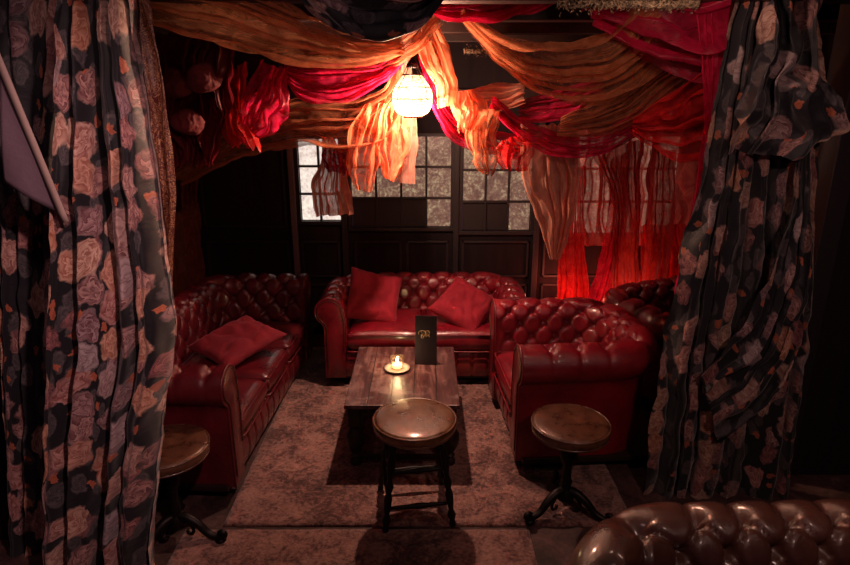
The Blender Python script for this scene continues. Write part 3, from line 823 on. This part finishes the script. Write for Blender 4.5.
# pennant
PN = bmesh.new()
q = [P(0,50,2.02), P(-12,60,2.02), P(-10,185,2.04), P(64,218,2.07), P(68,205,2.07)]
V = []
tri = [P(-4,44,1.98), P(4,182,1.99), P(69,221,2.0)]
nn = 24
for i in range(nn+1):
    rw = []
    for j in range(nn+1-i):
        a, b = i/nn, j/nn; p = tri[0]*(1-a-b)+tri[1]*a+tri[2]*b
        p = p+Vector((0, .004*math.sin(a*7)+.003*math.sin(b*9+a*4), 0)); rw.append(PN.verts.new(p))
    V.append(rw)
for i in range(nn):
    for j in range(nn-i):
        PN.faces.new((V[i][j], V[i+1][j], V[i][j+1]))
        if j < nn-i-1: PN.faces.new((V[i+1][j], V[i+1][j+1], V[i][j+1]))
pen = link('pennant', PN, plain('mauve_canvas', (.20,.13,.17), .8, 0, .2))
m = pen.modifiers.new('s', 'SOLIDIFY'); m.thickness = .002; m.offset = 0
tag(pen, 'mauve grey triangular pennant hanging at the upper left edge', 'pennant')
bm = bmesh.new()
a, b = tri[0], tri[2]; d = (b-a); side = (tri[1]-a); side = (side-d.normalized()*side.dot(d.normalized())).normalized()
L0 = [bm.verts.new(a+d*k/20+side*(-.004)+Vector((0,-.006,0))) for k in range(21)]
L1 = [bm.verts.new(a+d*k/20+side*(.020)+Vector((0,-.006,0))) for k in range(21)]
for k in range(20): bm.faces.new((L0[k], L0[k+1], L1[k+1], L1[k]))
tp_ = link('edge_tape', bm, plain('pale_tape', (.50,.36,.32), .8), pen); mm = tp_.modifiers.new('s', 'SOLIDIFY'); mm.thickness = .004; mm.offset = 0

# --- floral curtains (right)
cloth('floral_curtain', [(738,-25,2.62),(704,150,2.68),(674,300,2.70),(652,400,2.70),(642,493,2.70)], [(812,-25,2.66),(814,100,2.66),(812,200,2.7),(806,330,2.7),(786,498,2.7)], M['floral2'],
      'dark floral curtain with dusty roses hanging on the right, reaching the floor', 'curtain', folds=6, amp=.05, tang=.2, crumple=.014, wander=.5, seed=21, uvs=1.3, lobe=True)
cloth('floral_drape', [(775,-20,2.54),(752,60,2.52),(735,120,2.53),(728,150,2.56)], [(822,-20,2.56),(826,60,2.52),(842,128,2.50),(800,160,2.54)], M['floral2'],
      'gathered upper flap of the right floral curtain sticking out to the right', 'curtain', folds=3, amp=.04, tang=.25, crumple=.02, wander=.9, seed=25, uvs=.5)
cloth('floral_drape', [(800,150,2.56),(790,210,2.54),(760,290,2.54),(722,350,2.56),(700,372,2.58)], [(814,150,2.58),(812,260,2.56),(800,340,2.54),(770,400,2.55),(718,438,2.58)], M['floral2'],
      'long looped fold of dark floral cloth across the right curtain', 'curtain', folds=4, amp=.03, tang=.4, crumple=.015, wander=.5, seed=28, uvs=.5)
# top centre floral swag
cloth('floral_swag', [(270,-70,2.30),(330,-45,2.24),(400,-45,2.24),(470,-70,2.30)], [(285,-20,2.30),(325,25,2.32),(375,42,2.34),(420,30,2.33),(452,-14,2.30)], M['floral3'],
      'dark floral swag hanging at the top centre in front of the lantern', 'drape', folds=4, amp=.03, tang=.35, crumple=.012, seed=31, uvs=.6)

# --- sheer drapes
D = cloth
D('tulle_swag', [(160,-35,2.55),(240,-20,2.55),(310,12,2.7),(355,34,2.95),(402,40,3.2)], [(120,15,2.6),(205,42,2.7),(290,62,2.85),(360,66,3.05),(404,54,3.25)], M['amber'],
  'broad amber tulle swag sweeping from upper left to the lantern hook', folds=5, amp=.04, seed=41)
D('tulle_swag', [(345,52,3.22),(385,42,3.22),(415,28,3.18),(440,2,3.0)], [(350,72,3.26),(395,66,3.28),(425,46,3.2),(440,24,3.05)], M['amber'],
  'amber tulle wrapped around the hook right above the lantern', folds=5, amp=.022, seed=43)
D('chiffon_swag', [(284,64,3.2),(320,60,3.25),(370,62,3.3),(402,54,3.3)], [(284,78,3.2),(302,100,3.25),(345,103,3.3),(382,84,3.32),(404,62,3.32)], M['crimson'],
  'crimson chiffon swag left of the lantern between two amber swags', folds=6, amp=.03, seed=45)
D('tulle_swag', [(150,170,3.9),(215,128,3.75),(285,98,3.6),(340,100,3.6),(380,90,3.6),(394,66,3.6)], [(185,185,3.95),(250,156,3.8),(310,146,3.65),(355,154,3.62),(396,135,3.68),(402,72,3.66)], M['amber2'],
  'wide brown amber tulle swag below the crimson one, falling to the left', folds=5, amp=.04, seed=47)
D('organza_tail', [(364,104,3.60),(350,130,3.60),(346,162,3.60),(357,190,3.60)], [(390,104,3.62),(384,130,3.62),(380,160,3.62),(372,192,3.6)], M['orange'],
  'orange organza tail hanging left of the lantern, the longer of two', folds=4, amp=.028, seed=49, crumple=.02)
D('organza_tail', [(382,98,3.66),(376,125,3.64),(376,150,3.63),(384,178,3.62)], [(400,84,3.72),(409,120,3.72),(408,150,3.7),(394,182,3.66)], M['orange'],
  'shorter orange organza tail directly beside the lantern', folds=4, amp=.03, seed=51, crumple=.022)
D('lace_tail', [(322,138,3.75),(320,160,3.75),(312,190,3.75),(316,216,3.75)], [(333,138,3.75),(344,158,3.73),(351,188,3.73),(353,216,3.75)], M['lace'],
  'pale pink lace tail hanging in front of the left glazing', folds=5, amp=.02, seed=53, crumple=.014)
D('chiffon_knot', [(328,142,3.72),(322,155,3.70),(328,172,3.70)], [(345,146,3.70),(356,158,3.70),(348,176,3.72)], M['crimson2'],
  'small dark red chiffon knot on top of the pink lace tail', folds=3, amp=.03, seed=55, crumple=.03, nu=50, nv=60)
D('tulle_tail', [(404,20,3.84),(398,90,3.78),(396,140,3.78),(396,182,3.78)], [(412,20,3.84),(414,90,3.78),(418,140,3.78),(415,184,3.78)], M['pink'],
  'thin amber tulle strip hanging below the lantern before the glazing', folds=3, amp=.012, seed=57, crumple=.01, nu=60, nv=50)
D('chiffon_bunch', [(262,58,3.05),(246,85,3.05),(236,115,3.1),(240,143,3.1)], [(290,68,3.1),(290,92,3.1),(283,118,3.1),(262,142,3.12)], M['crimson'],
  'crumpled crimson chiffon bunch hanging in the upper left', folds=4, amp=.04, seed=59, crumple=.035)
D('chiffon_bunch', [(205,70,2.95),(212,95,2.95),(215,130,3.0),(232,146,3.05)], [(250,62,3.0),(246,95,3.0),(246,125,3.02),(262,147,3.08)], M['red'],
  'dark red chiffon bunch next to the crimson one in the upper left', folds=4, amp=.035, seed=61, crumple=.03)
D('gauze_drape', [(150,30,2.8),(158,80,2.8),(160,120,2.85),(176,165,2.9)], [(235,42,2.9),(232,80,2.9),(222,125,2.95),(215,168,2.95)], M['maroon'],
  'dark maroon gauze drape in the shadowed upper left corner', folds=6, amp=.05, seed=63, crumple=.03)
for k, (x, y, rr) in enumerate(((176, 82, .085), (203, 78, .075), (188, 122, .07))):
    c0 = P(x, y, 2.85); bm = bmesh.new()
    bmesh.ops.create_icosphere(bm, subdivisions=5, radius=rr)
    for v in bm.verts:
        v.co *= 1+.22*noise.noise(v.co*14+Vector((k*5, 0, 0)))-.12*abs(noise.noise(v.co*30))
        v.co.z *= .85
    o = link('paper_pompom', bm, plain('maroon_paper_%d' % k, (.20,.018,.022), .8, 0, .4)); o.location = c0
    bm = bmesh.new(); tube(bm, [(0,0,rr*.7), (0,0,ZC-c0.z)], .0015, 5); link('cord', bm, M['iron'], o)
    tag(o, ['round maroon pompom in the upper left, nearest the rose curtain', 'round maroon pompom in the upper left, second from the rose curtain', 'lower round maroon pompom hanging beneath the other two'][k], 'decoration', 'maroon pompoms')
cloth('brown_curtain', [Vector((-1.80,3.85,1.72)), Vector((-1.80,3.8,1.2)), Vector((-1.80,3.8,.1))], [Vector((-1.76,4.75,1.75)), Vector((-1.80,4.70,1.2)), Vector((-1.80,4.7,.1))], M['brown'],
  'plain brown curtain hanging in the left rear corner behind the sofa', 'curtain', folds=8, amp=.03, tang=.3, seed=65, world=True, crumple=.01)
# right half
D('chiffon_swag', [(436,2,2.95),(480,-22,2.7),(560,-45,2.5)], [(426,12,3.05),(455,22,2.95),(505,20,2.85),(575,-6,2.62)], M['crimson'],
  'bright crimson chiffon swag along the top edge right of the lantern', folds=6, amp=.025, seed=67)
D('organza_strip', [(416,36,3.3),(424,56,3.4),(436,88,3.5),(440,108,3.5)], [(432,12,3.1),(442,42,3.15),(453,78,3.25),(456,104,3.32)], M['orange'],
  'orange organza strip slanting down just right of the lantern', folds=4, amp=.022, seed=69)
D('chiffon_swag', [(424,48,3.45),(440,90,3.55),(470,122,3.6),(530,136,3.8)], [(418,56,3.5),(434,112,3.6),(462,147,3.7),(522,160,3.8)], M['crimson'],
  'crimson chiffon swag starting at the lantern and falling to the right', folds=5, amp=.025, seed=71)
D('tulle_bunch', [(452,92,3.35),(452,110,3.35),(458,128,3.4)], [(478,88,3.35),(486,108,3.35),(478,130,3.4)], M['orange'],
  'crumpled orange bunch of cloth closest to the lantern on the right', folds=4, amp=.035, seed=73, crumple=.035, nu=60, nv=80)
D('tulle_bunch', [(468,112,3.45),(466,135,3.45),(474,160,3.48),(484,172,3.5)], [(500,110,3.45),(498,135,3.42),(500,155,3.45),(492,174,3.5)], M['amber'],
  'crumpled amber bunch of tulle hanging before the middle glazing', folds=5, amp=.035, seed=75, crumple=.035)
D('chiffon_bunch', [(500,138,3.5),(496,152,3.48),(502,168,3.5)], [(524,132,3.5),(532,148,3.48),(526,168,3.5)], M['red'],
  'small red bunch of chiffon beside the hanging amber bunch', folds=3, amp=.03, seed=77, crumple=.035, nu=60, nv=60)
D('tulle_swag', [(462,92,3.7),(490,84,3.7),(525,84,3.7)], [(458,104,3.72),(488,112,3.7),(525,104,3.7)], M['pink'],
  'faint pinkish tulle swag under the ceiling beam right of the lantern', folds=4, amp=.02, seed=78)
D('tulle_swag', [(462,10,2.95),(505,38,2.92),(560,44,2.9),(610,32,2.8),(655,-8,2.66)], [(464,20,3.0),(500,66,3.12),(545,100,3.22),(605,108,3.2),(668,60,3.0)], M['amber'],
  'largest amber tulle swag, spanning the ceiling right of the lantern', folds=6, amp=.04, seed=79, nu=140, nv=180)
D('tulle_swag', [(560,118,3.3),(610,92,3.2),(655,60,3.05),(700,30,2.85)], [(556,136,3.32),(610,134,3.25),(660,108,3.1),(712,60,2.9)], M['amber2'],
  'brown amber tulle slanting up to the right above the crimson swag', folds=6, amp=.03, seed=81)
D('chiffon_swag', [(492,96,3.5),(535,124,3.45),(590,134,3.35),(640,104,3.2),(672,78,3.1)], [(488,110,3.52),(535,148,3.48),(590,156,3.38),(645,132,3.22),(680,104,3.1)], M['crimson'],
  'long crimson chiffon swag dipping in front of the right glazing', folds=5, amp=.025, seed=83)
D('chiffon_swag', [(520,100,3.75),(560,88,3.7),(600,78,3.6)], [(520,122,3.76),(560,120,3.7),(605,98,3.6)], M['crimson2'],
  'dark crimson chiffon piece in the shade behind the largest amber swag', folds=4, amp=.025, seed=84)
D('chiffon_swag', [(632,118,3.0),(672,92,2.95),(718,62,2.8)], [(632,134,3.02),(672,158,3.0),(712,160,2.85)], M['red'],
  'bright red chiffon fan spread beside the right floral curtain', folds=4, amp=.045, seed=85)
D('chiffon_swag', [(575,-2,2.75),(640,-28,2.6),(735,-45,2.5)], [(600,22,2.85),(652,62,2.9),(722,84,2.8)], M['crimson2'],
  'deep crimson chiffon sheet in the upper right corner of the booth', folds=4, amp=.05, seed=87)
D('chiffon_curtain', [(692,-20,2.68),(700,60,2.72),(702,140,2.78),(674,296,2.82)], [(738,-20,2.66),(724,90,2.7),(714,170,2.76),(688,300,2.8)], M['crimson'],
  'narrow crimson chiffon panel hanging along the edge of the right floral curtain', folds=4, amp=.022, seed=89)
D('tulle_tail', [(518,126,3.52),(524,185,3.6),(540,228,3.62),(550,260,3.62)], [(578,126,3.46),(580,180,3.6),(574,215,3.62),(560,260,3.62)], M['pink'],
  'amber tulle tail tapering down in front of the right window post', folds=5, amp=.03, seed=91)
Q = 'chiffon panels over the right window'
D('chiffon_curtain', [(566,170,4.55),(560,230,4.55),(556,310,4.55)], [(586,165,4.55),(584,230,4.55),(590,310,4.55)], M['red'],
  'red chiffon panel at the left end of the right window', folds=4, amp=.022, seed=93, group=Q)
D('voile_curtain', [(574,130,4.62),(576,190,4.62),(574,246,4.62)], [(720,130,4.62),(715,190,4.62),(705,246,4.62)], M['rose'],
  'wide rose voile covering the upper part of the right window', folds=7, amp=.03, seed=95, group=Q)
D('chiffon_curtain', [(610,160,4.5),(604,240,4.5),(582,312,4.5)], [(630,150,4.5),(626,235,4.5),(606,312,4.5)], M['crimson'],
  'crimson chiffon panel slanting across the right window towards the lower left', folds=4, amp=.022, seed=97, group=Q)
D('voile_curtain', [(590,150,4.42),(612,200,4.42),(612,260,4.42),(608,315,4.42)], [(640,140,4.42),(640,200,4.42),(638,260,4.42),(642,315,4.42)], M['rose'],
  'peach voile panel hanging down the middle of the right window', folds=5, amp=.022, seed=99, group=Q)
D('chiffon_curtain', [(640,225,4.5),(640,270,4.5),(636,318,4.5)], [(690,225,4.5),(690,270,4.5),(690,318,4.5)], M['red'],
  'bright red chiffon panel at the lower right of the right window', folds=6, amp=.025, seed=101, group=Q)
D('voile_curtain', [(650,150,4.36),(646,230,4.36),(636,318,4.36)], [(676,150,4.36),(674,230,4.36),(660,318,4.36)], M['rose'],
  'narrow peach voile strip over the right window beside the floral curtain', folds=4, amp=.02, seed=103, group=Q)

# dried moss tufts tied along the beams
def moss(x, y, z, L, label, seed):
    bm = bmesh.new(); rnd = random.Random(seed)
    tube(bm, [(-L/2+L*k/12, .003*math.sin(k*2), .003*math.sin(k*3)) for k in range(13)], .014, 8)
    for k in range(int(L*1400)):
        p = Vector((rnd.uniform(-L/2, L/2), rnd.gauss(0, .012), rnd.gauss(0, .012)))
        d = Vector((rnd.uniform(-1,1), rnd.uniform(-1,1), rnd.uniform(-1,1))).normalized()*.014; s = d.orthogonal().normalized()*.005
        bm.faces.new([bm.verts.new(q) for q in (p, p+d*.5+s, p+d, p+d*.5-s)])
    o = link('moss_garland', bm, M['moss'], smooth=False); o.location = (x, y, z); o.rotation_euler = (0, 0, 0)
    tag(o, label, 'garland')
c = P(481, 51, 3.78); moss(c.x, 3.78, c.z, .20, 'short pale dried garland on the ceiling beam right of the lantern', 1)
c = P(628, 4, 2.56); moss(c.x, 2.56, c.z, .55, 'long pale dried garland at the top edge above the crimson cloth', 2)
